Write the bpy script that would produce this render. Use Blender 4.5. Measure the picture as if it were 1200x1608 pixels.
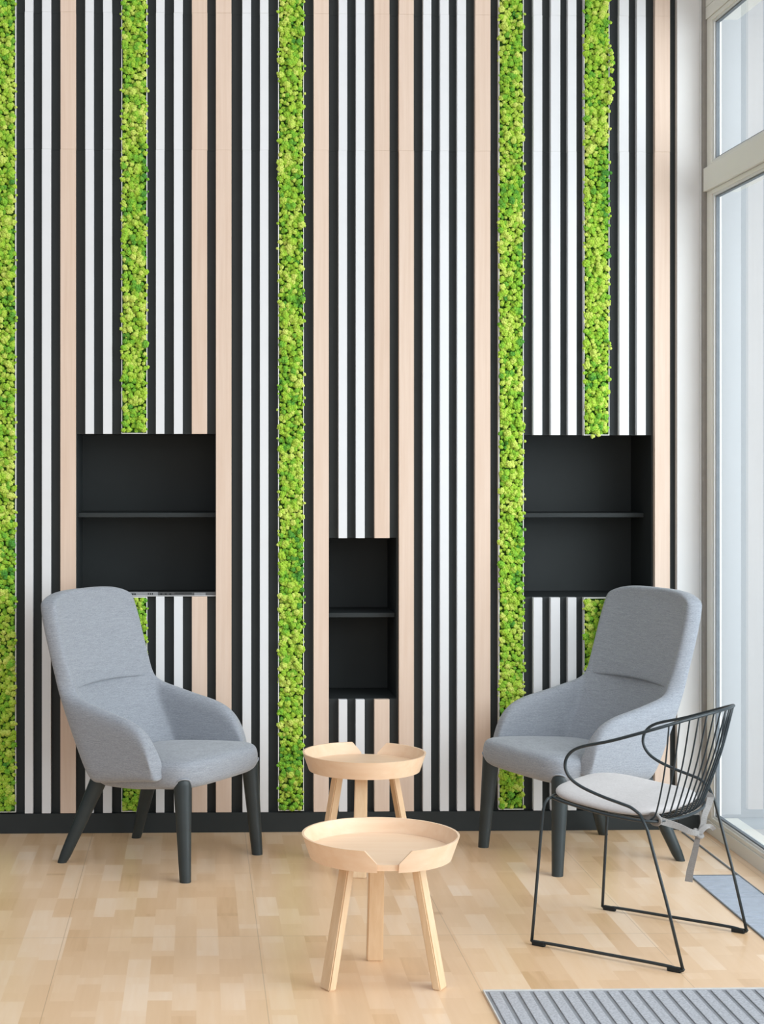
import bpy, bmesh, math, random
from mathutils import Vector, Matrix
import numpy as np
for o in list(bpy.data.objects): bpy.data.objects.remove(o)
R = random.Random(7)
sc = bpy.context.scene
COL = sc.collection
# ------------------------------------------------------------ camera
FPX, PX, PY, CAMH, YAW = 2660.0, 381.0, 720.0, 1.49, 0.0266
cam_d = bpy.data.cameras.new('camera'); cam = bpy.data.objects.new('camera', cam_d); COL.objects.link(cam)
cam.location = (0, 0, CAMH); cam.rotation_euler = (math.pi/2, 0, -YAW)
cam_d.sensor_fit = 'VERTICAL'; cam_d.sensor_height = 36.0; cam_d.sensor_width = 36.0
cam_d.lens = FPX*36.0/1608.0
cam_d.shift_x = (600-PX)/1608.0; cam_d.shift_y = -(804-PY)/1608.0
cam_d.clip_start = 0.05; cam_d.clip_end = 200
sc.camera = cam
# ------------------------------------------------------------ world, lights, exposure
w = bpy.data.worlds.new('overcast'); sc.world = w; w.use_nodes = True
nt = w.node_tree; bg = nt.nodes['Background']
tc = nt.nodes.new('ShaderNodeTexCoord'); sep = nt.nodes.new('ShaderNodeSeparateXYZ')
nt.links.new(tc.outputs['Generated'], sep.inputs[0])
cr = nt.nodes.new('ShaderNodeValToRGB')
mr = nt.nodes.new('ShaderNodeMapRange'); mr.inputs['From Min'].default_value = -1; mr.inputs['From Max'].default_value = 1
nt.links.new(sep.outputs['X'], mr.inputs['Value']); zb_ = nt.nodes.new('ShaderNodeMath'); zb_.operation = 'MAXIMUM'; zb_.inputs[1].default_value = 0.0; nt.links.new(sep.outputs['Z'], zb_.inputs[0])
za_ = nt.nodes.new('ShaderNodeMath'); za_.operation = 'MULTIPLY_ADD'; za_.inputs[1].default_value = 0.62; nt.links.new(zb_.outputs[0], za_.inputs[0]); nt.links.new(mr.outputs[0], za_.inputs[2])
nt.links.new(za_.outputs[0], cr.inputs[0])
cr.color_ramp.elements[0].position = 0.0; cr.color_ramp.elements[0].color = (0.115, 0.115, 0.12, 1)
cr.color_ramp.elements[1].position = 0.95; cr.color_ramp.elements[1].color = (0.93, 0.96, 1.0, 1)
nt.links.new(cr.outputs[0], bg.inputs[0]); bg.inputs[1].default_value = 1.12
def area(name, loc, aim, sx, sy, power, col=(1, 1, 1)):
    l = bpy.data.lights.new(name, 'AREA'); l.shape = 'RECTANGLE'; l.size = sx; l.size_y = sy
    l.energy = power; l.color = col
    o = bpy.data.objects.new(name, l); COL.objects.link(o); o.location = loc; o.rotation_euler = (Vector(aim)-Vector(loc)).to_track_quat('-Z', 'Z').to_euler()
    return o
area('window_daylight', (4.4, 3.0, 2.0), (-0.4, 5.8, 0.5), 6.0, 3.9, 430, (0.96, 0.98, 1.0))
area('room_daylight', (1.0, -3.2, 2.2), (0.4, 6.7, 1.3), 5.0, 3.5, 80, (1.0, 0.99, 0.97))
vs = sc.view_settings
sc.display_settings.display_device = 'sRGB'
vs.view_transform = 'Standard'; vs.look = 'None'; vs.gamma = 1.0; vs.use_curve_mapping = False
vs.exposure = 0.04
# ------------------------------------------------------------ helpers
SA, CA = math.sin(YAW), math.cos(YAW)
def wx(px, Y):                      # world X of an image column on the plane Y
    u = (px-PX)/FPX
    return (SA+u*CA)/(CA-u*SA)*Y
def new_mat(name, col, rough=0.5, spec=0.5, metal=0.0):
    m = bpy.data.materials.new(name); m.use_nodes = True
    b = m.node_tree.nodes['Principled BSDF']
    b.inputs['Base Color'].default_value = (*col, 1); b.inputs['Roughness'].default_value = rough
    b.inputs['Specular IOR Level'].default_value = spec; b.inputs['Metallic'].default_value = metal
    return m, m.node_tree, b
def N(nt, kind, **kw):
    n = nt.nodes.new(kind)
    for k, v in kw.items():
        if k in n.inputs: n.inputs[k].default_value = v
        else: setattr(n, k, v)
    return n
def coords(nt, scale=(1, 1, 1), rot=(0, 0, 0), kind='Object'):
    t = nt.nodes.new('ShaderNodeTexCoord'); mp = nt.nodes.new('ShaderNodeMapping')
    mp.inputs['Scale'].default_value = scale; mp.inputs['Rotation'].default_value = rot
    nt.links.new(t.outputs[kind], mp.inputs['Vector']); return mp
def ramp(nt, fac, stops):
    r = nt.nodes.new('ShaderNodeValToRGB'); e = r.color_ramp.elements
    while len(e) < len(stops): e.new(0.5)
    for i, (p, c) in enumerate(stops): e[i].position = p; e[i].color = (*c, 1)
    nt.links.new(fac, r.inputs[0]); return r
def bump(nt, b, h, strength, dist=0.002):
    bp = nt.nodes.new('ShaderNodeBump'); bp.inputs['Strength'].default_value = strength; bp.inputs['Distance'].default_value = dist
    nt.links.new(h, bp.inputs['Height']); nt.links.new(bp.outputs[0], b.inputs['Normal'])
def finish(ob_name, bm, mat, parent=None, smooth=False, label=None):
    me = bpy.data.meshes.new(ob_name); bmesh.ops.recalc_face_normals(bm, faces=bm.faces)
    bm.to_mesh(me); bm.free()
    return link(ob_name, me, mat, parent, smooth, label)
def link(ob_name, me, mat, parent=None, smooth=False, label=None):
    if mat: me.materials.append(mat)
    if smooth: me.polygons.foreach_set('use_smooth', [True]*len(me.polygons))
    o = bpy.data.objects.new(ob_name, me); COL.objects.link(o)
    if parent: o.parent = parent
    if label: o['label'] = label
    return o
def add_box(bm, x0, x1, y0, y1, z0, z1, bev=0.0, mat4=None):
    vs_ = [bm.verts.new((x, y, z)) for x in (x0, x1) for y in (y0, y1) for z in (z0, z1)]
    f = [(0, 1, 3, 2), (4, 6, 7, 5), (0, 4, 5, 1), (2, 3, 7, 6), (0, 2, 6, 4), (1, 5, 7, 3)]
    fs = [bm.faces.new([vs_[i] for i in q]) for q in f]
    geo = vs_
    if bev > 0:
        ed = list({e for q in fs for e in q.edges})
        r = bmesh.ops.bevel(bm, geom=ed, offset=bev, segments=2, affect='EDGES', profile=0.6)
        geo = list({v for v in r['verts']} | {v for v in vs_ if v.is_valid})
    if mat4: bmesh.ops.transform(bm, matrix=mat4, verts=[v for v in geo if v.is_valid])
    return geo
def smooth_path(pts, sub=6, closed=False):
    P = [Vector(p) for p in pts]; n = len(P); out = []
    segs = n if closed else n-1
    for i in range(segs):
        p1, p2 = P[i], P[(i+1) % n]
        p0 = P[(i-1) % n] if (closed or i > 0) else p1*2-p2
        p3 = P[(i+2) % n] if (closed or i+2 < n) else p2*2-p1
        for k in range(sub):
            t = k/sub; t2 = t*t; t3 = t2*t
            out.append(0.5*((2*p1)+(p2-p0)*t+(2*p0-5*p1+4*p2-p3)*t2+(3*p1-p0-3*p2+p3)*t3))
    if not closed: out.append(P[-1])
    return out
def add_tube(bm, path, rad, sides=8, closed=False, flat=None, cap=True):
    """rad: number or list; flat=(a,b) scales the section along normal / binormal"""
    P = [Vector(p) for p in path]; n = len(P); rings = []
    T = []
    for i in range(n):
        a = P[(i-1) % n] if (closed or i > 0) else P[i]; b = P[(i+1) % n] if (closed or i < n-1) else P[i]
        T.append((b-a).normalized())
    up = Vector((0, 0, 1)) if abs(T[0].z) < 0.9 else Vector((1, 0, 0))
    nrm = (up-T[0]*up.dot(T[0])).normalized()
    for i in range(n):
        nrm = (nrm-T[i]*nrm.dot(T[i])).normalized(); bi = T[i].cross(nrm)
        r = rad[i] if isinstance(rad, (list, tuple)) else rad
        fa, fb = flat if flat else (1, 1)
        rings.append([bm.verts.new(P[i]+nrm*math.cos(q)*r*fa+bi*math.sin(q)*r*fb) for q in [2*math.pi*(k+0.5)/sides for k in range(sides)]])
    for i in range(n if closed else n-1):
        A, B = rings[i], rings[(i+1) % n]
        for k in range(sides): bm.faces.new((A[k], A[(k+1) % sides], B[(k+1) % sides], B[k]))
    if cap and not closed: bm.faces.new(rings[0][::-1]); bm.faces.new(rings[-1])
def empty(name, loc, rz=0.0):
    o = bpy.data.objects.new(name, None); COL.objects.link(o); o.location = loc; o.rotation_euler = (0, 0, rz)
    o.empty_display_size = 0.1
    return o
def tag(o, label=None, cat=None, group=None, kind=None):
    if label: o['label'] = label
    if cat: o['category'] = cat
    if group: o['group'] = group
    if kind: o['kind'] = kind
    return o
def copy_tree(o, parent=None):
    c = o.copy(); COL.objects.link(c); c.parent = parent
    for ch in [q for q in bpy.data.objects if q.parent == o and q != c]: copy_tree(ch, c)
    return c
def lerp_tab(tab, x):
    if x <= tab[0][0]: return tab[0][1]
    for (a, va), (b, vb) in zip(tab, tab[1:]):
        if x <= b: t = (x-a)/(b-a); return va+(vb-va)*t
    return tab[-1][1]
# ------------------------------------------------------------ materials
def mat_floor():
    m, t, b = new_mat('birch_parquet', (0.6, 0.42, 0.26), 0.30, 0.55)
    tc_ = t.nodes.new('ShaderNodeTexCoord')
    mp = N(t, 'ShaderNodeMapping'); mp.inputs['Rotation'].default_value = (0, 0, math.pi/2); mp.inputs['Location'].default_value = (0.11, 0.003, 0)
    t.links.new(tc_.outputs['Object'], mp.inputs['Vector'])
    def brick(wd, off, c1, c2, bias=0.0, mortar=0.0):
        k = N(t, 'ShaderNodeTexBrick'); k.offset = off; k.offset_frequency = 2; k.squash = 1.0
        k.inputs['Scale'].default_value = 1.0; k.inputs['Brick Width'].default_value = wd
        k.inputs['Row Height'].default_value = 0.0672; k.inputs['Mortar Size'].default_value = mortar
        k.inputs['Mortar Smooth'].default_value = 0.0; k.inputs['Bias'].default_value = bias
        k.inputs['Color1'].default_value = (*c1, 1); k.inputs['Color2'].default_value = (*c2, 1)
        k.inputs['Mortar'].default_value = (0.35, 0.22, 0.12, 1)
        t.links.new(mp.outputs[0], k.inputs['Vector']); return k
    k1 = brick(0.235, 0.37, (0, 0, 0), (1, 1, 1)); k2 = brick(0.34, 0.61, (0, 0, 0), (1, 1, 1))
    mx = N(t, 'ShaderNodeMix'); mx.data_type = 'RGBA'; mx.inputs['Factor'].default_value = 0.36
    t.links.new(k1.outputs[0], mx.inputs[6]); t.links.new(k2.outputs[0], mx.inputs[7])
    gm = N(t, 'ShaderNodeMapping'); gm.inputs['Scale'].default_value = (46, 3.2, 1)
    t.links.new(tc_.outputs['Object'], gm.inputs['Vector'])
    off = N(t, 'ShaderNodeVectorMath'); off.operation = 'MULTIPLY_ADD'; off.inputs[1].default_value = (9, 13, 7)
    t.links.new(mx.outputs[2], off.inputs[0]); t.links.new(gm.outputs[0], off.inputs[2])
    g = N(t, 'ShaderNodeTexNoise'); g.inputs['Scale'].default_value = 1.0; g.inputs['Detail'].default_value = 5; g.inputs['Distortion'].default_value = 0.6
    t.links.new(off.outputs[0], g.inputs['Vector'])
    ad = N(t, 'ShaderNodeMath'); ad.operation = 'MULTIPLY_ADD'; ad.inputs[1].default_value = 0.34; t.links.new(g.outputs['Fac'], ad.inputs[0])
    bw = N(t, 'ShaderNodeMath'); bw.operation = 'MULTIPLY'; bw.inputs[1].default_value = 0.80; t.links.new(mx.outputs[2], bw.inputs[0])
    t.links.new(bw.outputs[0], ad.inputs[2])
    r = ramp(t, ad.outputs[0], [(0.08, (0.56, 0.34, 0.165)), (0.30, (0.72, 0.475, 0.275)), (0.65, (0.80, 0.56, 0.355)), (0.98, (0.87, 0.67, 0.49))])
    # board joints every 0.605 m, running away from the camera
    sx = N(t, 'ShaderNodeSeparateXYZ'); t.links.new(tc_.outputs['Object'], sx.inputs[0])
    s1 = N(t, 'ShaderNodeMath'); s1.operation = 'ADD'; s1.inputs[1].default_value = 10-0.189+0.605*0; t.links.new(sx.outputs['X'], s1.inputs[0])
    s2 = N(t, 'ShaderNodeMath'); s2.operation = 'PINGPONG'; s2.inputs[1].default_value = 0.3025; t.links.new(s1.outputs[0], s2.inputs[0])
    s1.inputs[1].default_value = 0.605*20-0.189
    s3 = N(t, 'ShaderNodeMath'); s3.operation = 'LESS_THAN'; s3.inputs[1].default_value = 0.0011; t.links.new(s2.outputs[0], s3.inputs[0])
    yj = N(t, 'ShaderNodeMath'); yj.operation = 'PINGPONG'; yj.inputs[1].default_value = 1.1
    ya = N(t, 'ShaderNodeMath'); ya.operation = 'ADD'; ya.inputs[1].default_value = 22-5.28; t.links.new(sx.outputs['Y'], ya.inputs[0]); t.links.new(ya.outputs[0], yj.inputs[0])
    y3 = N(t, 'ShaderNodeMath'); y3.operation = 'LESS_THAN'; y3.inputs[1].default_value = 0.0014; t.links.new(yj.outputs[0], y3.inputs[0])
    mo = N(t, 'ShaderNodeMath'); mo.operation = 'MAXIMUM'; t.links.new(s3.outputs[0], mo.inputs[0]); t.links.new(y3.outputs[0], mo.inputs[1])
    ml = N(t, 'ShaderNodeMath'); ml.operation = 'MULTIPLY'; ml.inputs[1].default_value = 0.55; t.links.new(mo.outputs[0], ml.inputs[0])
    fm = N(t, 'ShaderNodeMix'); fm.data_type = 'RGBA'; fm.inputs[7].default_value = (0.36, 0.24, 0.14, 1)
    t.links.new(ml.outputs[0], fm.inputs[0]); t.links.new(r.outputs[0], fm.inputs[6]); t.links.new(fm.outputs[2], b.inputs['Base Color'])
    bump(t, b, g.outputs['Fac'], 0.08, 0.001)
    return m
def mat_wood(name, c0, c1, axis='Z', rough=0.5, fine=70, spread=1.0):
    m, t, b = new_mat(name, c0, rough, 0.35)
    sc_ = {'Z': (fine, fine, 2.0), 'X': (2.5, fine, fine), 'Y': (fine, 2.5, fine)}[axis]
    mp = coords(t, sc_)
    n = N(t, 'ShaderNodeTexNoise'); n.inputs['Scale'].default_value = 1.0; n.inputs['Detail'].default_value = 4; n.inputs['Roughness'].default_value = 0.6
    t.links.new(mp.outputs[0], n.inputs['Vector'])
    oi = N(t, 'ShaderNodeObjectInfo')
    a = N(t, 'ShaderNodeMath'); a.operation = 'MULTIPLY_ADD'; a.inputs[1].default_value = 0.25*spread; t.links.new(oi.outputs['Random'], a.inputs[0]); t.links.new(n.outputs['Fac'], a.inputs[2])
    r = ramp(t, a.outputs[0], [(0.3, c0), (0.85, c1)])
    t.links.new(r.outputs[0], b.inputs['Base Color']); bump(t, b, n.outputs['Fac'], 0.06, 0.001)
    return m
def mat_fabric(name, c0, c1, sx=520, sz=900):
    m, t, b = new_mat(name, c0, 0.92, 0.12)
    b.inputs['Sheen Weight'].default_value = 0.25; b.inputs['Sheen Roughness'].default_value = 0.5
    mp = coords(t, (130, 130, 520)); n = N(t, 'ShaderNodeTexNoise'); n.inputs['Scale'].default_value = 1.0; n.inputs['Detail'].default_value = 3
    t.links.new(mp.outputs[0], n.inputs['Vector'])
    mp2 = coords(t, (22, 22, 300)); n2 = N(t, 'ShaderNodeTexNoise'); n2.inputs['Scale'].default_value = 1.0; n2.inputs['Detail'].default_value = 3
    t.links.new(mp2.outputs[0], n2.inputs['Vector'])
    a = N(t, 'ShaderNodeMath'); a.operation = 'ADD'; t.links.new(n.outputs['Fac'], a.inputs[0]); n2s = N(t, 'ShaderNodeMath'); n2s.operation = 'MULTIPLY_ADD'; n2s.inputs[1].default_value = 0.55; n2s.inputs[2].default_value = 0.225; t.links.new(n2.outputs['Fac'], n2s.inputs[0]); t.links.new(n2s.outputs[0], a.inputs[1])
    h = N(t, 'ShaderNodeMath'); h.operation = 'MULTIPLY'; h.inputs[1].default_value = 0.5; t.links.new(a.outputs[0], h.inputs[0])
    r = ramp(t, h.outputs[0], [(0.33, c0), (0.67, c1)])
    t.links.new(r.outputs[0], b.inputs['Base Color']); bump(t, b, n.outputs['Fac'], 0.35, 0.0015)
    return m
def mat_plain(name, col, rough=0.5, spec=0.5, metal=0.0, var=0.06, scale=30):
    m, t, b = new_mat(name, col, rough, spec, metal)
    mp = coords(t, (1, 1, 1)); n = N(t, 'ShaderNodeTexNoise'); n.inputs['Scale'].default_value = scale; n.inputs['Detail'].default_value = 3
    t.links.new(mp.outputs[0], n.inputs['Vector'])
    r = ramp(t, n.outputs['Fac'], [(0.3, tuple(c*(1-var) for c in col)), (0.7, tuple(min(1, c*(1+var)) for c in col))])
    t.links.new(r.outputs[0], b.inputs['Base Color'])
    return m
def mat_moss():
    m, t, b = new_mat('reindeer_moss', (0.35, 0.55, 0.05), 0.95, 0.1)
    at = N(t, 'ShaderNodeAttribute'); at.attribute_name = 'tint'
    mp = coords(t); n = N(t, 'ShaderNodeTexNoise'); n.inputs['Scale'].default_value = 7.0; n.inputs['Detail'].default_value = 4
    t.links.new(mp.outputs[0], n.inputs['Vector'])
    n2 = N(t, 'ShaderNodeTexNoise'); n2.inputs['Scale'].default_value = 330.0; n2.inputs['Detail'].default_value = 2; t.links.new(mp.outputs[0], n2.inputs['Vector'])
    a = N(t, 'ShaderNodeMath'); a.operation = 'MULTIPLY_ADD'; a.inputs[1].default_value = 1.15; t.links.new(n.outputs['Fac'], a.inputs[0])
    s = N(t, 'ShaderNodeMath'); s.operation = 'MULTIPLY_ADD'; s.inputs[1].default_value = 0.55; s.inputs[2].default_value = -0.31; t.links.new(at.outputs['Fac'], s.inputs[0])
    t.links.new(s.outputs[0], a.inputs[2])
    r = ramp(t, a.outputs[0], [(0.22, (0.09, 0.30, 0.05)), (0.38, (0.22, 0.50, 0.05)), (0.56, (0.40, 0.62, 0.06)), (0.80, (0.66, 0.76, 0.17))])
    t.links.new(r.outputs[0], b.inputs['Base Color'])
    b.inputs['Subsurface Weight'].default_value = 0.0
    bump(t, b, n2.outputs['Fac'], 0.9, 0.003)
    return m
M = {}
M['floor'] = mat_floor()
M['black'] = mat_plain('black_wall_board', (0.026, 0.031, 0.032), 0.6, 0.25, var=0.05, scale=8)
M['white'] = mat_plain('white_lacquer', (0.72, 0.73, 0.745), 0.5, 0.4, var=0.015, scale=6)
M['pier'] = mat_plain('white_plaster', (0.76, 0.755, 0.745), 0.9, 0.2, var=0.015, scale=5)
M['beech'] = mat_wood('pale_beech_slat', (0.64, 0.475, 0.365), (0.74, 0.59, 0.485), 'Z', 0.55, 60)
M['tray'] = mat_wood('pale_oak_veneer', (0.81, 0.56, 0.37), (0.87, 0.66, 0.48), 'X', 0.42, 40, 0.2)
M['leg_oak'] = mat_wood('pale_oak_leg', (0.70, 0.49, 0.295), (0.80, 0.61, 0.41), 'Z', 0.45, 60, 0.2)
M['fabric'] = mat_fabric('grey_blue_wool', (0.205, 0.222, 0.250), (0.365, 0.388, 0.427))
M['cushion'] = mat_fabric('pale_grey_canvas', (0.46, 0.435, 0.432), (0.56, 0.532, 0.528))
M['strap'] = mat_fabric('grey_canvas_tie', (0.20, 0.19, 0.18), (0.28, 0.265, 0.255))
M['chairleg'] = mat_plain('dark_green_grey_stain', (0.022, 0.032, 0.035), 0.42, 0.45, var=0.08, scale=20)
M['rod'] = mat_plain('dark_painted_steel', (0.015, 0.024, 0.029), 0.38, 0.5, var=0.03)
M['rubber'] = mat_plain('black_rubber', (0.015, 0.018, 0.019), 0.7, 0.3)
M['alu'] = mat_plain('warm_grey_window_frame', (0.78, 0.77, 0.72), 0.45, 0.5, var=0.015, scale=4)
M['alu_light'] = mat_plain('pale_window_bead', (0.72, 0.73, 0.72), 0.4, 0.5, var=0.015)
M['gasket'] = mat_plain('grey_gasket', (0.18, 0.20, 0.22), 0.6, 0.3)
M['taupe'] = mat_plain('taupe_cover_strip', (0.30, 0.28, 0.255), 0.6, 0.4)
M['moss'] = mat_moss()
M['moss_back'] = mat_plain('deep_green_backing', (0.05, 0.13, 0.02), 0.95, 0.1, var=0.2)
M['moss_frame'] = mat_plain('white_tray_edge', (0.78, 0.78, 0.74), 0.5, 0.4, var=0.01)
M['grille'] = mat_plain('pale_anodised_grille', (0.50, 0.55, 0.64), 0.4, 0.5, 0.3)
M['mat_strip'] = mat_plain('grey_mat_pile', (0.40, 0.41, 0.44), 0.95, 0.1, var=0.22, scale=160)
M['mat_groove'] = mat_plain('dark_mat_groove', (0.26, 0.27, 0.29), 0.9, 0.2)
M['mat_edge'] = mat_plain('pale_metal_edging', (0.62, 0.61, 0.60), 0.4, 0.5)
M['strip'] = mat_plain('grey_protective_film', (0.055, 0.06, 0.063), 0.3, 0.5)
M['strip_pale'] = mat_plain('pale_film_label', (0.24, 0.25, 0.26), 0.4, 0.5)
M['concrete'] = mat_plain('pale_concrete_paving', (0.50, 0.52, 0.54), 0.85, 0.3, scale=3)
M['facade'] = mat_plain('grey_facade_render', (0.39, 0.40, 0.41), 0.9, 0.2, scale=2, var=0.01)
gm = bpy.data.materials.new('window_glass'); gm.use_nodes = True; t = gm.node_tree; t.nodes.clear()
ou = N(t, 'ShaderNodeOutputMaterial'); mxs = N(t, 'ShaderNodeMixShader'); tr = N(t, 'ShaderNodeBsdfTransparent'); gl = N(t, 'ShaderNodeBsdfGlossy')
gl.inputs['Roughness'].default_value = 0.0; gl.inputs['Color'].default_value = (0.95, 0.97, 1, 1); tr.inputs['Color'].default_value = (0.93, 0.96, 0.97, 1)
fr = N(t, 'ShaderNodeFresnel'); fr.inputs['IOR'].default_value = 1.75
geo_ = N(t, 'ShaderNodeNewGeometry'); inv = N(t, 'ShaderNodeMath'); inv.operation = 'SUBTRACT'; inv.inputs[0].default_value = 1.0; t.links.new(geo_.outputs['Backfacing'], inv.inputs[1])
mu = N(t, 'ShaderNodeMath'); mu.operation = 'MULTIPLY'; t.links.new(fr.outputs[0], mu.inputs[0]); t.links.new(inv.outputs[0], mu.inputs[1]); t.links.new(mu.outputs[0], mxs.inputs[0]); t.links.new(tr.outputs[0], mxs.inputs[1]); t.links.new(gl.outputs[0], mxs.inputs[2]); t.links.new(mxs.outputs[0], ou.inputs[0])
M['glass'] = gm
# ------------------------------------------------------------ the room
YF = 6.749          # front plane of the slats and the plinth
YB = 6.779          # black board behind them
ZTOP = 3.62
XP = wx(1063.5, YF) # right end of the slatted cladding
bm = bmesh.new(); add_box(bm, -3.4, 2.04, -3.2, 7.1, -0.08, 0.0)
fl_ = finish('floor', bm, M['floor']); tag(fl_, kind='structure')
# black board with three openings
niches = [(wx(120, YF), wx(340, YF), 0.940, 1.588, 1.262, 'left'), (wx(517, YF), wx(624, YF), 0.527, 1.172, 0.857, 'mid'), (wx(822, YF), wx(1026, YF), 0.933, 1.584, 1.258, 'right')]
xs = [-3.4]; 
for n in niches: xs += [n[0], n[1]]
xs += [XP]
bm = bmesh.new()
def quadbox(x0, x1, z0, z1): add_box(bm, x0, x1, YB, YB+0.02, z0, z1)
for i in range(len(xs)-1):
    if i % 2 == 0:
        quadbox(xs[i], xs[i+1], 0.0, 2.72); quadbox(xs[i], xs[i+1], 2.7205, 3.265); quadbox(xs[i], xs[i+1], 3.2655, ZTOP)
    else:
        n = niches[i//2]
        quadbox(xs[i], xs[i+1], 0.0, n[2]); quadbox(xs[i], xs[i+1], n[3], 2.72); quadbox(xs[i], xs[i+1], 2.7205, 3.265); quadbox(xs[i], xs[i+1], 3.2655, ZTOP)
wb = finish('wall_back', bm, M['black']); tag(wb, kind='structure')
bm = bmesh.new(); add_box(bm, -3.4, 2.10, 7.15, 7.25, -0.08, ZTOP); tag(finish('wall_outer', bm, M['pier']), kind='structure')
bm = bmesh.new(); add_box(bm, XP+0.0005, 2.03, YF, 7.14, 0.0, ZTOP); tag(finish('wall_right', bm, M['pier']), kind='structure')
bm = bmesh.new(); add_box(bm, -3.4, XP, YF, YB-0.0005, 0.0, 0.078, 0.0015); tag(finish('baseboard_back', bm, M['black']), kind='structure')
bm = bmesh.new(); add_box(bm, XP+0.001, 2.012, YF-0.012, YF-0.0005, 0.0, 0.060, 0.0015); tag(finish('baseboard_right', bm, M['black']), kind='structure')
# niches with their shelf
nl = {'left': 'wide black wall niche with one shelf, behind the left armchair', 'mid': 'narrow black wall niche with one shelf, low behind the round tables', 'right': 'wide black wall niche with one shelf, behind the right armchair'}
for x0, x1, z0, z1, zs, nm in niches:
    r = tag(empty('wall_niche', ((x0+x1)/2, YB, z0)), nl[nm], 'niche', 'black niches in the slatted wall')
    bm = bmesh.new(); cx, y0 = (x0+x1)/2, YB
    d0, d1, tk = 0.0205, 7.10-y0, 0.012
    hw, h = (x1-x0)/2, z1-z0
    e = 0.001
    add_box(bm, -hw-tk, hw+tk, d1, d1+tk, -tk, h+tk)
    add_box(bm, -hw-tk, -hw, d0, d1, -tk, h+tk); add_box(bm, hw, hw+tk, d0, d1, -tk, h+tk)
    add_box(bm, -hw, hw, d0, d1, -tk, 0); add_box(bm, -hw, hw, d0, d1, h, h+tk)
    finish('carcass', bm, M['black'], r)
    bm = bmesh.new(); sy = 0.11 if nm == 'right' else 0.05
    add_box(bm, -hw+e, hw-e, sy, d1-e, zs-z0-0.009, zs-z0+0.009, 0.002); finish('shelf', bm, M['black'], r)
# protective strip lying on the sill of the left niche
x0, x1, z0 = niches[0][0], niches[0][1], niches[0][2]
r = tag(empty('sill_strip', ((x0+x1)/2, YF-0.002, z0+0.0005)), 'thin grey printed plastic strip along the bottom edge of the left niche', 'strip')
hw = (x1-x0)/2
bm = bmesh.new(); add_box(bm, -hw+.001, hw-.001, 0.016, 0.026, 0.0002, 0.017); finish('film', bm, M['strip'], r)
bm = bmesh.new(); add_box(bm, -0.09, 0.045, 0.0142, 0.0158, 0.0, 0.018); add_box(bm, 0.19, 0.235, 0.0142, 0.0158, 0.001, 0.014); finish('label', bm, M['strip_pale'], r, label='pale sticker')
bm = bmesh.new(); add_box(bm, -hw+.001, hw-.001, 0.011, 0.0138, 0.0002, 0.0032); finish('pale_lip', bm, M['mat_edge'], r)
bm = bmesh.new()
for k in range(3): add_box(bm, 0.005+k*0.008, 0.009+k*0.008, 0.0128, 0.0140, 0.007, 0.013)
for k in range(3): add_box(bm, 0.055+k*0.018, 0.062+k*0.018, 0.0148, 0.0158, 0.006, 0.012)
for k in range(12): add_box(bm, 0.112+k*0.0058, 0.1155+k*0.0058, 0.0148, 0.0158, 0.010, 0.0145)
for k in range(5): add_box(bm, -0.085+k*0.009, -0.079+k*0.009, 0.0128, 0.0140, 0.006, 0.012)
finish('printed_marks', bm, M['rubber'], r)
# ------------------------------------------------------------ slats
def slat(px0, px1, z0, z1, mat, name, label, cat, group):
    x0, x1 = wx(px0, YF), wx(px1, YF)
    if px0 > 310: x0 += 0.0044*(px0-310)/394
    if px1 < 310: x1 -= 0.0044*(310-px1)/394
    bm = bmesh.new(); cuts = [z0]+[z for z in (2.72, 3.265) if z0 < z < z1]+[z1]
    for a, b_ in zip(cuts, cuts[1:]):
        dx = R.uniform(-0.0006, 0.0006); add_box(bm, -(x1-x0)/2+dx, (x1-x0)/2+dx, 0.0, YB-YF-0.0005, a-z0+(0.0002 if a > z0 else 0), b_-z0, 0.0013 if b_ == z1 else 0.0008)
    o = finish(name, bm, mat); o.location = ((x0+x1)/2, YF, z0)
    tag(o, label, cat, group); return o
ZB = 0.080
W = lambda p0, p1, z0, z1, l: slat(p0, p1, z0, z1, M['white'], 'white_slat', l, 'wall slat', 'white slats of the feature wall')
D = lambda p0, p1, z0, z1, l: slat(p0, p1, z0, z1, M['beech'], 'wooden_slat', l, 'wall slat', 'beech slats of the feature wall')
W(39, 53, ZB, ZTOP, 'full-height white slat, first slat right of the far-left moss strip')
W(66, 81, ZB, ZTOP, 'full-height white slat just left of the leftmost beech slat')
D(95, 120, ZB, ZTOP, 'full-height beech slat along the left edge of the left niche')
NL, NM, NR = niches
W(134, 148, NL[3], ZTOP, 'white slat above the left niche, leftmost over that niche')
W(162, 176.5, NL[3], ZTOP, 'white slat above the left niche, directly left of its moss strip')
W(245, 258.5, NL[3], ZTOP, 'white slat above the left niche, directly right of its moss strip')
W(273, 287, NL[3], ZTOP, 'white slat above the left niche, beside the short beech slat')
D(301.5, 325.5, NL[3], ZTOP, 'beech slat ending at the top of the left niche near its right corner')
W(134, 148, ZB, NL[2], 'short white slat below the left niche, leftmost, mostly behind the left armchair')
W(162, 176.5, ZB, NL[2], 'short white slat below the left niche, left of the short moss strip, behind the armchair')
W(245, 258.5, ZB, NL[2], 'short white slat below the left niche, right of the short moss strip')
W(273, 287, ZB, NL[2], 'short white slat below the left niche, beside the short beech slat')
D(301.5, 325.5, ZB, NL[2], 'short beech slat below the left niche near its right corner')
D(339, 363.5, ZB, ZTOP, 'full-height beech slat along the right edge of the left niche')
W(380.5, 394.5, ZB, ZTOP, 'full-height white slat, left of the pair between left niche and second full moss strip')
W(408, 421.7, ZB, ZTOP, 'full-height white slat directly left of the moss strip at the centre-left')
D(492, 516.5, ZB, ZTOP, 'full-height beech slat along the left edge of the narrow middle niche')
W(531, 545.2, NM[3], ZTOP, 'white slat above the middle niche, leftmost over it')
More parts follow.
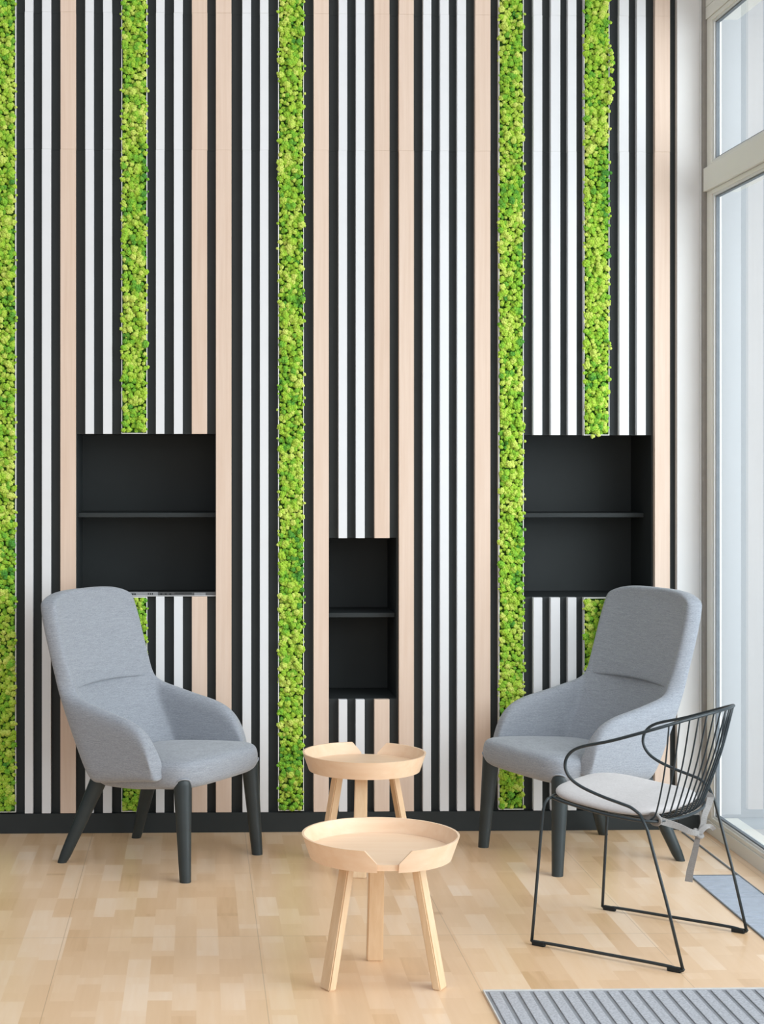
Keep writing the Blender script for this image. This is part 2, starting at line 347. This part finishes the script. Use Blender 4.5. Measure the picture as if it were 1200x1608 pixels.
W(558, 573, NM[3], ZTOP, 'white slat above the middle niche, beside the short beech slat')
D(587, 611.8, NM[3], ZTOP, 'beech slat ending at the top of the narrow middle niche')
W(531, 545.2, ZB, NM[2], 'short white slat below the middle niche, leftmost, behind the round tables')
W(558, 573, ZB, NM[2], 'short white slat below the middle niche, beside the short beech slat')
D(587, 611.8, ZB, NM[2], 'short beech slat below the narrow middle niche behind the round tables')
D(625.3, 650, ZB, ZTOP, 'full-height beech slat along the right edge of the narrow middle niche')
W(663, 677.3, ZB, ZTOP, 'full-height white slat, left of the three right of the middle niche')
W(689.5, 705, ZB, ZTOP, 'full-height white slat, middle of the three right of the middle niche')
W(716.3, 732, ZB, ZTOP, 'full-height white slat, right of the three right of the middle niche')
D(744.3, 770.3, ZB, ZTOP, 'full-height beech slat directly left of the moss strip beside the right niche')
W(835.5, 851.7, NR[3], ZTOP, 'white slat above the right niche, leftmost over that niche')
W(862.7, 880, NR[3], ZTOP, 'white slat above the right niche, middle of the three left of its moss strip')
W(889.5, 905.5, NR[3], ZTOP, 'white slat above the right niche, directly left of its moss strip')
W(970, 987.8, NR[3], ZTOP, 'white slat above the right niche, directly right of its moss strip')
W(997.6, 1014.5, NR[3], ZTOP, 'white slat above the right niche, nearest the far-right beech slat')
W(835.5, 851.7, ZB, NR[2], 'short white slat below the right niche, leftmost, behind the right armchair')
W(862.7, 880, ZB, NR[2], 'short white slat below the right niche, middle of three left of the short moss strip')
W(889.5, 905.5, ZB, NR[2], 'short white slat below the right niche, directly left of the short moss strip')
W(970, 987.8, ZB, NR[2], 'short white slat hidden behind the right armchair, right of the short moss strip')
W(997.6, 1014.5, ZB, NR[2], 'short white slat hidden behind the right armchair, beside the far-right beech slat')
D(1025.8, 1052.5, ZB, ZTOP, 'full-height beech slat at the far right, beside the white pier')
# ------------------------------------------------------------ moss strips
def ico(sub):
    b_ = bmesh.new(); bmesh.ops.create_icosphere(b_, subdivisions=sub, radius=1.0)
    v = np.array([q.co[:] for q in b_.verts]); f = np.array([[q.index for q in p.verts] for p in b_.faces]); b_.free(); return v, f
nr = np.random.default_rng(5)
V1, F1 = ico(1)
PROTO = []
for k in range(8):                       # a clump: a dome of small knobs round a core
    vs_, fs_, n0 = [], [], 0
    kn = []
    for i in range(13):
        ph = i*2.39996+k; zz = 1-(i+0.5)/13*1.05; rr = math.sqrt(max(0, 1-zz*zz))
        kn.append((math.cos(ph)*rr*0.62+nr.normal(0, .06), -zz*0.62+nr.normal(0, .05), math.sin(ph)*rr*0.62+nr.normal(0, .06), nr.uniform(.34, .50)))
    for (a, b_, c, rad) in kn:
        q = V1*rad*(1+nr.normal(0, .09, (len(V1), 1)))+np.array([a, b_, c]); vs_.append(q); fs_.append(F1+n0); n0 += len(V1)
    PROTO.append((np.concatenate(vs_), np.concatenate(fs_)))
def moss_panel(px0, px1, z0, z1, label, overhang=False):
    x0, x1 = wx(px0, YF), wx(px1, YF)
    cx = (x0+x1)/2; hw = (x1-x0)/2; h = z1-z0
    r = tag(empty('moss_panel', (cx, YF, z0)), label, 'moss panel', 'green moss strips of the feature wall')
    bm = bmesh.new(); e = 0.0028
    add_box(bm, -hw, -hw+e, -0.002, YB-YF-.0005, 0.0, h); add_box(bm, hw-e, hw, -0.002, YB-YF-.0005, 0.0, h)
    add_box(bm, -hw+e, hw-e, -0.002, YB-YF-.0005, 0.0, e); add_box(bm, -hw+e, hw-e, -0.002, YB-YF-.0005, h-e, h)
    finish('tray', bm, M['moss_frame'], r)
    bm = bmesh.new(); add_box(bm, -hw+e, hw-e, 0.012, 0.022, e, h-e); finish('backing', bm, M['moss_back'], r)
    step = 0.0158; cl = []
    nx = max(2, int(round((2*hw-0.012)/step))); nz = int(h/step*1.08)
    for j in range(nz):
        for i in range(nx):
            x = -hw+0.010+(2*hw-0.020)*(i+(0.5 if j % 2 else 0.0)+nr.uniform(-.32, .32))/(nx-0.5)
            z = 0.008+(h-0.016)*(j+nr.uniform(-.35, .35)+.5)/nz
            rad = nr.uniform(.0075, .0135) if nr.random() > .12 else nr.uniform(.013, .0175)
            x = min(max(x, -hw+0.008), hw-0.008); z = min(max(z, 0.008), h-0.008)
            cl.append((x, 0.010-nr.uniform(0, .016)-(0.004 if rad > .013 else 0), z, rad, nr.beta(2.2, 2.0)))
    for j in range(int(h/0.045)):        # sprigs leaning over the tray's edge
        s = -1 if nr.random() < .45 else 1
        cl.append((s*(hw-nr.uniform(-.0035, .004)), -0.004-nr.uniform(0, .006), nr.uniform(.01, h-.01), nr.uniform(.0045, .0075), nr.beta(3, 2)))
    if overhang:
        for zc in np.linspace(2.93-z0, 3.12-z0, 14):
            cl.append((hw-nr.uniform(-.008, .004), -0.012-nr.uniform(0, .012), zc+nr.uniform(-.02, .02), nr.uniform(.008, .014), nr.beta(3, 2)))
        for k in range(3): cl.append((nr.uniform(-.02, .015), -.012, -.002+nr.uniform(-.003, .006), .009, .7))
    vv, ff, tt, n0 = [], [], [], 0
    for (x, y, z, rad, tint) in cl:
        V, F = PROTO[nr.integers(8)]
        a = nr.uniform(0, 6.28); ca, sa = math.cos(a), math.sin(a)
        q = V.copy(); q = np.stack([q[:, 0]*ca-q[:, 2]*sa, q[:, 1], q[:, 0]*sa+q[:, 2]*ca], 1)*rad+np.array([x, y, z])
        vv.append(q); ff.append(F+n0); n0 += len(V); tt.append(np.full(len(V), tint)+nr.normal(0, .05, len(V)))
    vv = np.concatenate(vv); ff = np.concatenate(ff).astype(np.int32); tt = np.concatenate(tt).astype(np.float32)
    me = bpy.data.meshes.new('moss'); me.vertices.add(len(vv)); me.vertices.foreach_set('co', vv.astype(np.float32).ravel())
    me.loops.add(ff.size); me.loops.foreach_set('vertex_index', ff.ravel())
    me.polygons.add(len(ff)); me.polygons.foreach_set('loop_start', np.arange(0, ff.size, 3, dtype=np.int32))
    me.update(calc_edges=True)
    at = me.attributes.new('tint', 'FLOAT', 'POINT'); at.data.foreach_set('value', tt)
    o = link('moss', me, M['moss'], r, True); tag(o, kind='stuff')
    return r
moss_panel(-17, 25, 0.085, ZTOP, 'full-height green moss strip at the far left edge')
moss_panel(190.8, 231.2, NL[3]+.001, ZTOP, 'green moss strip ending above the left niche')
moss_panel(190.8, 231.2, 0.085, NL[2]-.001, 'short green moss strip below the left niche behind the left armchair')
moss_panel(437.0, 477.3, 0.085, ZTOP, 'full-height green moss strip left of the middle niche and tables')
moss_panel(783.2, 822.4, 0.085, ZTOP, 'full-height green moss strip along the left edge of the right niche')
moss_panel(916.8, 957, NR[3]-.001, ZTOP, 'green moss strip ending above the right niche', True)
moss_panel(916.8, 957, 0.085, NR[2]-.001, 'short green moss strip below the right niche behind the right armchair')
# ------------------------------------------------------------ window wall on the right
XW = 2.03
def frame_box(bm, x0, x1, y0, y1, z0, z1, bev=0.002): add_box(bm, x0, x1, y0, y1, z0, z1, bev)
tag_s = lambda o: tag(o, kind='structure')
bm = bmesh.new(); add_box(bm, 2.020, 2.075, 6.718, 6.748, 0.0, ZTOP, 0.001); tag_s(finish('trim_1', bm, M['taupe']))
bm = bmesh.new(); add_box(bm, 2.0145, 2.0198, 6.7355, 6.748, 0.0, ZTOP, 0.001); tag_s(finish('trim_2', bm, M['alu_light']))
bm = bmesh.new(); add_box(bm, XW, 2.16, -1.0, 6.717, 0.0, 0.052, 0.002); tag_s(finish('trim_3', bm, M['alu']))           # plinth under the window
bm = bmesh.new(); add_box(bm, 2.021, 2.16, -1.0, 6.7175, 2.555, 2.648, 0.002); add_box(bm, 2.021, 2.0298, 6.7185, 6.746, 2.555, 2.648, 0.001); tag_s(finish('trim_4', bm, M['alu']))        # transom
bm = bmesh.new()
for a, b_ in ((3.2435, 3.291), (3.293, 3.42), (3.422, ZTOP)): add_box(bm, XW, 2.16, -1.0, 6.717, a, b_, 0.001)
tag_s(finish('trim_5', bm, M['alu']))
def window(name, y0, y1, z0, z1):
    """y0 near, y1 far"""
    r = empty(name, (XW, (y0+y1)/2, z0)); tag_s(r)
    hy = (y1-y0)/2; h = z1-z0; e = 0.0006
    bm = bmesh.new(); fw = 0.062
    add_box(bm, 0.004, 0.045, -hy+e, -hy+fw, e, h-e, .002); add_box(bm, 0.004, 0.045, hy-fw, hy-e, e, h-e, .002)
    add_box(bm, 0.004, 0.045, -hy+fw, hy-fw, e, 0.016, .002); add_box(bm, 0.004, 0.045, -hy+fw, hy-fw, h-0.018, h-e, .002)
    finish('window_frame', bm, M['alu'], r)
    bm = bmesh.new(); g = 0.018; A, B, C, Dz = -hy+fw, hy-fw, 0.016, h-0.018
    add_box(bm, 0.010, 0.03, A, A+g, C, Dz); add_box(bm, 0.010, 0.03, B-g, B, C, Dz); add_box(bm, 0.010, 0.03, A+g, B-g, C, C+.008); add_box(bm, 0.010, 0.03, A+g, B-g, Dz-.009, Dz)
    finish('glazing_bead', bm, M['alu_light'], r)
    bm = bmesh.new(); k = 0.006; A += g; B -= g; C += .008; Dz -= .009
    add_box(bm, 0.016, 0.03, A, A+k, C, Dz); add_box(bm, 0.016, 0.03, B-k, B, C, Dz); add_box(bm, 0.016, 0.03, A+k, B-k, C, C+k); add_box(bm, 0.016, 0.03, A+k, B-k, Dz-k, Dz)
    finish('gasket', bm, M['gasket'], r)
    bm = bmesh.new(); add_box(bm, 0.024, 0.030, A+k, B-k, C+k, Dz-k); finish('pane', bm, M['glass'], r)
k = 1
for (ya, yb) in ((4.2, 6.716), (1.7, 4.199), (-0.9, 1.699)):
    window('window_%d' % k, ya, yb, 0.0525, 2.5545); k += 1
    window('window_%d' % k, ya, yb, 2.6485, 3.243); k += 1
# outdoors beyond the glass
bm = bmesh.new(); add_box(bm, 2.161, 30, -10, 40, -0.14, -0.0405); tag_s(finish('ground', bm, M['concrete']))
bm = bmesh.new(); add_box(bm, 2.101, 30, 7.16, 7.6, -0.04, 7.0); tag_s(finish('wall_outside', bm, M['facade']))
# ------------------------------------------------------------ floor details
r = tag(empty('floor_grille', (1.843, 4.4, 0.0)), 'narrow pale metal floor grille sunk in the parquet along the window', 'floor grille')
hx, y0, y1 = 0.087, -2.2, 1.597
bm = bmesh.new(); add_box(bm, -hx, hx, y0, y1, 0.0004, 0.0012); finish('backing', bm, M['mat_groove'], r)
bm = bmesh.new()
n = int((y1-y0)/0.016)
for i in range(n): a = y1-0.004-(i+1)*0.016; add_box(bm, -hx+.003, hx-.003, a, a+0.0115, 0.0012, 0.0042)
o = finish('rib', bm, M['grille'], r); tag(o, kind='stuff')
bm = bmesh.new()
add_box(bm, -hx-.002, -hx+.002, y0, y1, 0.0, .005); add_box(bm, hx-.002, hx+.003, y0, 2.30, 0.0, .005); add_box(bm, -hx+.002, hx-.002, y1-.003, y1, 0.0, .005)
finish('edging', bm, M['gasket'], r)
r = tag(empty('entrance_mat', (1.27, 3.6, 0.0)), 'grey ribbed entrance mat in the front right corner of the floor', 'mat')
hx, y0, y1 = 0.47, -1.9, 1.105
bm = bmesh.new(); add_box(bm, -hx, hx, y0, y1, 0.0, 0.004); finish('base', bm, M['mat_groove'], r)
bm = bmesh.new(); n = int(2*hx/0.0415)
for i in range(n):
    a = -hx+0.010+i*0.0415; add_box(bm, a, a+0.030, y0, y1-.012, 0.004, 0.0072, 0.002)
o = finish('pile_strip', bm, M['mat_strip'], r)
bm = bmesh.new(); add_box(bm, -hx-.004, hx+.004, y1-0.002, y1+.006, 0.0, .007, .001); add_box(bm, -hx-.004, -hx, y0, y1-.002, 0, .007, .001); add_box(bm, hx, hx+.004, y0, y1-.002, 0, .007, .001)
finish('edging', bm, M['mat_edge'], r)
# ------------------------------------------------------------ armchair
def subsurf(o, n=2):
    s = o.modifiers.new('subsurf', 'SUBSURF'); s.levels = n; s.render_levels = n
YC = [(.30, .150), (.457, .222), (.62, .284), (.75, .318), (.95, .362), (1.02, .370)]
CC = [(.30, .075), (.62, .060), (.93, .034), (1.02, .028)]
JZ = .632
HB = .266
WB = [(.30, 1.04), (.72, 1.04), (.88, 1.035), (1.02, 1.03)]
def back_pt(s, z, shrink=1.0):
    a = abs(s); hw = HB*shrink*lerp_tab(WB, z)
    return Vector((hw*s, lerp_tab(YC, z)-lerp_tab(CC, z)*a**2.4, z))
def make_armchair():
    root = empty('armchair', (0, 0, 0))
    S = [-1, -.88, -.7, -.45, -.2, 0, .2, .45, .7, .88, 1]
    low = [0, .33, .66, 1.0]                         # rows base..junction
    up = [.2, .42, .64, .82, .94, 1.0]
    bm = bmesh.new(); G = {}
    z0 = .315
    for i, s in enumerate(S):
        for j, h in enumerate(low): G[(i, j)] = bm.verts.new(back_pt(s, z0+(JZ-z0)*h))
        for j, q in enumerate(up):
            zt = 0.994-.036*abs(s)**5
            G[(i, len(low)+j)] = bm.verts.new(back_pt(s, JZ+q*(zt-JZ), 1.0+.012*math.sin(q*2.4)-.06*q**10))
    nj = len(low)+len(up)
    for i in range(len(S)-1):
        for j in range(nj-1): bm.faces.new((G[(i, j)], G[(i+1, j)], G[(i+1, j+1)], G[(i, j+1)]))
    O = [(.206, .632), (.125, .607), (.045, .585), (-.03, .570), (-.085, .553), (-.130, .525), (-.158, .487), (-.176, .443), (-.186, .405)]
    K = len(O)-1
    cor = back_pt(1, z0)
    for sg, ci in ((-1, 0), (1, len(S)-1)):
        prev = [G[(ci, j)] for j in range(4)]
        for k_ in range(1, K+1):
            q = k_/K; By = cor.y+(-.200-cor.y)*q; Bz = z0+.040*q
            cur = []
            for j, h in enumerate(low):
                y = By+(O[k_][0]-By)*h; z = Bz+(O[k_][1]-Bz)*h
                x = HB*1.04+(.024*math.sin(q*math.pi/2))*(.55+.45*h)
                cur.append(bm.verts.new((sg*x, y, z)))
            for j in range(3): bm.faces.new((prev[j], cur[j], cur[j+1], prev[j+1]))
            prev = cur
    sh = finish('shell', bm, M['fabric'], root, True)
    so = sh.modifiers.new('solid', 'SOLIDIFY'); so.thickness = .062; so.offset = 0; so.use_even_offset = True
    subsurf(sh, 3)
    # padded upper back
    bm = bmesh.new(); P = {}
    us = [-.95, -.85, -.7, -.5, -.25, 0, .25, .5, .7, .85, .95]; qs = [0, .03, .1, .3, .55, .75, .9, .97]
    zt = lambda s: .985-.05*abs(s)**4
    for side in (0, 1):
        for i, s in enumerate(us):
            for j, q in enumerate(qs):
                zz = JZ+.002+.014*(1-abs(s)**2)+q*(zt(s)-JZ-.016); p = back_pt(s, zz, 1.0)
                edge = (1-(s/.95)**2)**.8*min(1, max(0, (.97-q)*1.35))
                p.y -= (.0305+.020*edge-(.004 if q == 0 else 0)) if side == 0 else .012
                P[(side, i, j)] = bm.verts.new(p)
    a, b_ = len(us), len(qs)
    for i in range(a-1):
        for j in range(b_-1):
            bm.faces.new((P[0, i, j], P[0, i+1, j], P[0, i+1, j+1], P[0, i, j+1])); bm.faces.new((P[1, i, j], P[1, i, j+1], P[1, i+1, j+1], P[1, i+1, j]))
    for i in range(a-1):
        for j in (0, b_-1): bm.faces.new((P[0, i, j], P[1, i, j], P[1, i+1, j], P[0, i+1, j]))
    for j in range(b_-1):
        for i in (0, a-1): bm.faces.new((P[0, i, j], P[0, i, j+1], P[1, i, j+1], P[1, i, j]))
    hp = finish('head_cushion', bm, M['fabric'], root, True); subsurf(hp, 2)
    # seat
    bm = bmesh.new(); nseg = 48; rings = []
    prof = [(0.0, .300), (.80, .300), (.93, .306), (.985, .322), (1.0, .350), (1.0, .372), (.985, .392), (.95, .405), (.88, .413), (.6, .422), (.3, .426), (0.0, .427)]
    for (rr, z) in prof:
        if rr == 0: rings.append([bm.verts.new((0, -.06, z))]); continue
        ring = []
        for i in range(nseg):
            a_ = 2*math.pi*i/nseg; c, s = math.cos(a_), math.sin(a_)
            ex = 2/5.2; x = abs(c)**ex*(1 if c > 0 else -1); y = abs(s)**ex*(1 if s > 0 else -1)
            hy = .225 if y > 0 else .238
            hw = .284-(.045*max(0, y))
            ring.append(bm.verts.new((x*hw*rr, -.06+y*hy*rr-(.012*(1-x*x) if y < 0 else 0)*rr, z-(.055*(y*hy*rr))+(.006 if z < .33 and y < 0 else 0))))
        rings.append(ring)
    for A, B in zip(rings, rings[1:]):
        for i in range(nseg):
            j = (i+1) % nseg
            if len(A) == 1: bm.faces.new((A[0], B[i], B[j]))
            elif len(B) == 1: bm.faces.new((A[i], A[j], B[0]))
            else: bm.faces.new((A[i], A[j], B[j], B[i]))
    seat = finish('seat', bm, M['fabric'], root, True); subsurf(seat, 1)
    # legs
    for sx in (-1, 1):
        for top, foot, r0, r1, zt_ in (((.228, -.247), (.246, -.272), .0335, .0205, .366), ((.170, .142), (.238, .278), .033, .0190, .34)):
            bm = bmesh.new(); n = 12; path, rad = [], []
            for i in range(n+1):
                q = i/n; z = zt_*(1-q)
                path.append((sx*(top[0]+(foot[0]-top[0])*q), top[1]+(foot[1]-top[1])*q, z)); rr = r0+(r1-r0)*q**.9
                if i == 0: rr *= .62
                rad.append(rr)
            p1 = Vector(path[0]).lerp(Vector(path[1]), .35); path.insert(1, p1); rad.insert(1, r0*.97)
            add_tube(bm, path, rad, 20)
            bm.verts.ensure_lookup_table()
            for v in bm.verts[-20:]: v.co.z = 0.0        # feet cut level with the floor
            leg = finish('leg', bm, M['chairleg'], root, True); leg.data.set_sharp_from_angle(angle=math.radians(50))
            if top[1] < 0:                               # welt where the leg meets the seat
                bm = bmesh.new(); path = []
                for i in range(17):
                    th = math.radians(-78+156*i/16); ph = (-math.pi/4 if sx > 0 else -3*math.pi/4)+th
                    path.append((sx*.2285+0.0336*math.cos(ph), -.2475+.0336*math.sin(ph), .302+.060*max(0, math.cos(th*.92))**.55))
                add_tube(bm, path, .003, 6); finish('welt', bm, M['fabric'], leg, True)
    return root
def place(root, X, Y, face_deg):         # local -Y is the way it faces
    root.location = (X, Y, 0); root.rotation_euler = (0, 0, math.radians(face_deg+90))
ac = make_armchair()
tag(ac, 'grey high-back upholstered armchair on the left, facing right toward the tables', 'armchair', 'grey high-back armchairs')
place(ac, -.137, 6.316, -33)
ac2 = copy_tree(ac); tag(ac2, 'grey high-back upholstered armchair on the right, beside the window and behind the wire chair', 'armchair', 'grey high-back armchairs')
place(ac2, 1.442, 6.347, -157.5)
# ------------------------------------------------------------ round tray tables
def make_table():
    """notch faces local -Y; single leg opposite at +Y"""
    root = empty('side_table', (0, 0, 0))
    zb, zt, zf = .352, .416, .374
    rb, rt = .203, .2255; th = .0065
    # rim: an upright bent band, cut low across the notch
    bm = bmesh.new(); n = 144; A = []
    half_b, half_t = math.radians(8.4), math.radians(17.0)
    angs = []
    a0, a1 = -math.pi/2+half_b, 1.5*math.pi-half_b
    cut = half_t-half_b
    for i in range(7): angs.append(a0+cut*i/6)
    for i in range(1, n): angs.append(a0+cut+(a1-a0-2*cut)*i/n)
    for i in range(7): angs.append(a1-cut+cut*i/6)
    for a in angs:
        dd = min(a-a0, a1-a)/cut; q = min(1, max(0, dd)); h = zf+.004+(zt-zf-.004)*q
        rr = rb+(rt-rb)*(h-zb)/(zt-zb); c, s = math.cos(a), math.sin(a)
        A.append([bm.verts.new((rb*c, rb*s, zb)), bm.verts.new((rr*c, rr*s, h)), bm.verts.new(((rr-th)*c, (rr-th)*s, h)), bm.verts.new(((rb-th)*c, (rb-th)*s, zb))])
    for P_, Q in zip(A, A[1:]):
        for k_ in range(4): bm.faces.new((P_[k_], P_[(k_+1) % 4], Q[(k_+1) % 4], Q[k_]))
    bm.faces.new(A[0]); bm.faces.new(A[-1][::-1])
    rim = finish('rim', bm, M['tray'], root, False)
    me = rim.data
    me.polygons.foreach_set('use_smooth', [True]*len(me.polygons)); me.set_sharp_from_angle(angle=math.radians(40))
    bm = bmesh.new()
    bmesh.ops.create_cone(bm, cap_ends=True, segments=96, radius1=rb-th+.0005, radius2=rb-th+.005, depth=.018, matrix=Matrix.Translation((0, 0, zf-.009)))
    top = finish('tabletop', bm, M['tray'], root)
    for a in (90, 210, 330):
        ar = math.radians(a); ro, ri = .182, .112
        bm = bmesh.new()
        wt, wb_, tk = .022, .0245, .0125
        c, s = math.cos(ar), math.sin(ar)
        V = []
        for (rad_, hw_, z) in ((ri, wt, zb+.004), (ro, wb_, 0.0)):
            for (u, v) in ((-1, -1), (1, -1), (1, 1), (-1, 1)):
                rr = rad_+v*tk; tt = u*hw_
                V.append(bm.verts.new((rr*c-tt*s, rr*s+tt*c, z)))
        for f in ((0, 1, 2, 3), (7, 6, 5, 4), (0, 4, 5, 1), (1, 5, 6, 2), (2, 6, 7, 3), (3, 7, 4, 0)): bm.faces.new([V[i] for i in f])
        bmesh.ops.bevel(bm, geom=[e for e in bm.edges], offset=.0035, segments=2, affect='EDGES')
        finish('leg', bm, M['leg_oak'], root)
    return root
tb = make_table(); tb.location = (.524, 4.838, 0); tb.rotation_euler = (0, 0, math.radians(-0.5))
tag(tb, 'front round pale wood tray table, nearer the camera, notch facing forward', 'side table', 'round pale wood tray tables')
tb2 = copy_tree(tb); tb2.location = (.610, 6.185, 0); tb2.rotation_euler = (0, 0, math.radians(169))
tag(tb2, 'rear round pale wood tray table, nearer the slatted wall, notch at the back', 'side table', 'round pale wood tray tables')
# ------------------------------------------------------------ wire chair (local x = side, -Y faces forward)
def make_wire_chair():
    root = empty('wire_chair', (0, 0, 0)); rr = .0048
    half = [(.255, .236, .012), (.259, .190, .204), (.262, .134, .400), (.264, .112, .445), (.268, .085, .463), (.272, .055, .472), (.275, -.006, .487), (.279, -.068, .508), (.283, -.104, .532), (.285, -.119, .565), (.285, -.108, .600), (.284, -.070, .627), (.282, .02, .653), (.272, .100, .680), (.246, .165, .703), (.186, .218, .722), (.10, .255, .734), (0, .270, .738)]
    full = half+[(-x, y, z) for (x, y, z) in half[-2::-1]]
    leg_i = 4
    bm = bmesh.new(); arm = full[leg_i-1:len(full)-leg_i+1]; rail = smooth_path(arm, 6)
    add_tube(bm, rail, rr, 10); finish('arm_rail', bm, M['rod'], root, True)
    for s in (-1, 1):
        bm = bmesh.new(); add_tube(bm, [(s*.254, .2395, .009)]+[(s*x, y, z) for x, y, z in half[1:4]], rr, 10); finish('leg', bm, M['rod'], root, True, )
        bm = bmesh.new(); p = [(s*.252, -.247, .009), (s*.248, -.240, .10), (s*.236, -.218, .405), (s*.233, -.213, .432), (s*.224, -.207, .446), (s*.200, -.203, .449)]
        add_tube(bm, p, rr, 10); finish('leg', bm, M['rod'], root, True)
        bm = bmesh.new(); p = smooth_path([(s*.252, -.2475, .012), (s*.252, -.240, .0075), (s*.2525, -.225, .0085), (s*.2535, -.19, .0125), (s*.254, 0, .0135), (s*.2545, .18, .0135), (s*.2545, .222, .0095), (s*.2545, .236, .0075), (s*.2542, .2415, .014)], 4)
        add_tube(bm, p, rr, 10); finish('skid', bm, M['rod'], root, True)
        for y in (-.222, .213):
            bm = bmesh.new(); add_box(bm, s*.2535-.0075, s*.2535+.0075, y-.021, y+.021, 0.0, .0145, .003); finish('foot_glide', bm, M['rubber'], root)
    # seat ring
    ring = [(.200, -.203, .449), (.222, -.12, .437), (.226, -.02, .424), (.217, .07, .417), (.19, .125, .414), (.10, .158, .412), (0, .166, .411), (-.10, .158, .412), (-.19, .125, .414), (-.217, .07, .417), (-.226, -.02, .424), (-.222, -.12, .437), (-.200, -.203, .449), (-.10, -.212, .447), (0, -.214, .446), (.10, -.212, .447)]
    bm = bmesh.new(); add_tube(bm, smooth_path(ring, 4, True), rr, 8, closed=True); finish('seat_ring', bm, M['rod'], root, True)
    nW = 15; back = [p for p in rail]
    cum = [0]
    for a, b_ in zip(back, back[1:]): cum.append(cum[-1]+(b_-a).length)
    mid = cum[-1]/2
    def at_len(l):
        for i in range(len(cum)-1):
            if cum[i+1] >= l: return back[i].lerp(back[i+1], (l-cum[i])/(cum[i+1]-cum[i]+1e-9))
        return back[-1]
    for i in range(nW):
        q = -1+2*i/(nW-1); top = at_len(mid+q*.25)
        sx = q*-1; xk = -q*.186*(1 if top.x*-q > 0 else 1)
        xk = math.copysign(.192*abs(q), top.x) if abs(q) > 1e-6 else 0
        yk = .166-.045*(abs(xk)/.19)**2
        fx = xk*.95
        pts = [top, top.lerp(Vector((xk, yk+.012, .44)), .5)+Vector((0, .006, 0)), (xk, yk+.014, .452), (xk, yk-.004, .420), (xk, yk-.035, .412), (fx, -.02, .417), (fx, -.207, .446)]
        bm = bmesh.new(); add_tube(bm, smooth_path(pts, 4), .0026, 6); finish('back_wire', bm, M['rod'], root, True)
    # brace along the inside of the back
    # cushion
    bm = bmesh.new(); ns = 48; rings = []
    prof = [(0, -.004), (.9, -.004), (.985, .000), (1.0, .008), (.985, .017), (.9, .026), (.5, .032), (0, .034)]
    def zc(y): return .4235+max(0, (-y-.0))*.115+max(0, y)*-.01
    for (q, dz) in prof:
        if q == 0: rings.append([bm.verts.new((0, -.035, .4235+.006+dz))]); continue
        rg = []
        for i in range(ns):
            a = 2*math.pi*i/ns; c, s = math.cos(a), math.sin(a); ex = 2/3.6
            x = math.copysign(abs(c)**ex, c); y = math.copysign(abs(s)**ex, s)
            X = x*(.222-.012*max(0, y))*q; Y = -.035+y*(.172 if y > 0 else .198)*q
            rg.append(bm.verts.new((X, Y, zc(Y)+.004+dz)))
        rings.append(rg)
    for A, B in zip(rings, rings[1:]):
        for i in range(ns):
            j = (i+1) % ns
            if len(A) == 1: bm.faces.new((A[0], B[i], B[j]))
            elif len(B) == 1: bm.faces.new((A[i], A[j], B[0]))
            else: bm.faces.new((A[i], A[j], B[j], B[i]))
    cu = finish('seat_cushion', bm, M['cushion'], root, True, 'pale grey fabric seat pad'); subsurf(cu, 1)
    def ribbon(pts, w0, w1=None, thick=.0016, tw=0.0, name='tie'):
        P = smooth_path(pts, 6); n = len(P); bm = bmesh.new(); rg = []
        for i, p in enumerate(P):
            T = (P[min(i+1, n-1)]-P[max(i-1, 0)]).normalized(); sd = T.cross(Vector((.92, .4, .12+.25*math.sin(tw+i*.25)))).normalized(); nn = T.cross(sd)
            ww = (w0+((w1 or w0)-w0)*i/(n-1))
            rg.append([bm.verts.new(p+sd*ww*a+nn*thick*b_) for a, b_ in ((-1, -1), (1, -1), (1, 1), (-1, 1))])
        for A, B in zip(rg, rg[1:]):
            for k_ in range(4): bm.faces.new((A[k_], A[(k_+1) % 4], B[(k_+1) % 4], B[k_]))
        bm.faces.new(rg[0][::-1]); bm.faces.new(rg[-1])
        o = finish(name, bm, M['strap'], cu, False, 'grey fabric tie hanging behind the seat')
        return o
    K = (0, .186, .352)
    ribbon([(.168, .080, .428), (.178, .118, .420), (.165, .140, .412), (.10, .163, .388), (.05, .178, .366), K], .0125, .008)
    ribbon([(-.16, .08, .43), (-.19, .14, .432), (-.165, .155, .420), (-.10, .165, .392), (-.05, .178, .368), K], .0115, .008)
    ribbon([K, (.008, .184, .335), (.010, .175, .290), (.012, .163, .240), (.012, .158, .205)], .007, .0115)
    ribbon([K, (-.025, .195, .368), (-.055, .20, .367), (-.085, .20, .352)], .008, .006)
    bm = bmesh.new(); add_tube(bm, smooth_path([(-.016, .176, .356), (0, .172, .362), (.014, .178, .352), (.010, .192, .344), (-.008, .194, .346)], 4, True), .0052, 8, closed=True); finish('knot', bm, M['strap'], cu, True)
    bm = bmesh.new(); add_tube(bm, smooth_path([(.165, .108, .405), (.172, .128, .405), (.182, .140, .420), (.182, .125, .435), (.172, .106, .428)], 4, True), .0075, 8, closed=True, flat=(1, .7)); finish('knot', bm, M['strap'], cu, True)
    return root
wc = make_wire_chair()
tag(wc, 'dark wire armchair with pale grey seat pad, in front of the right armchair', 'chair')
# facing 141.6 deg, its +x side toward the camera
wc.location = (1.375, 5.214, 0); wc.rotation_euler = (0, 0, math.radians(141.6+90))
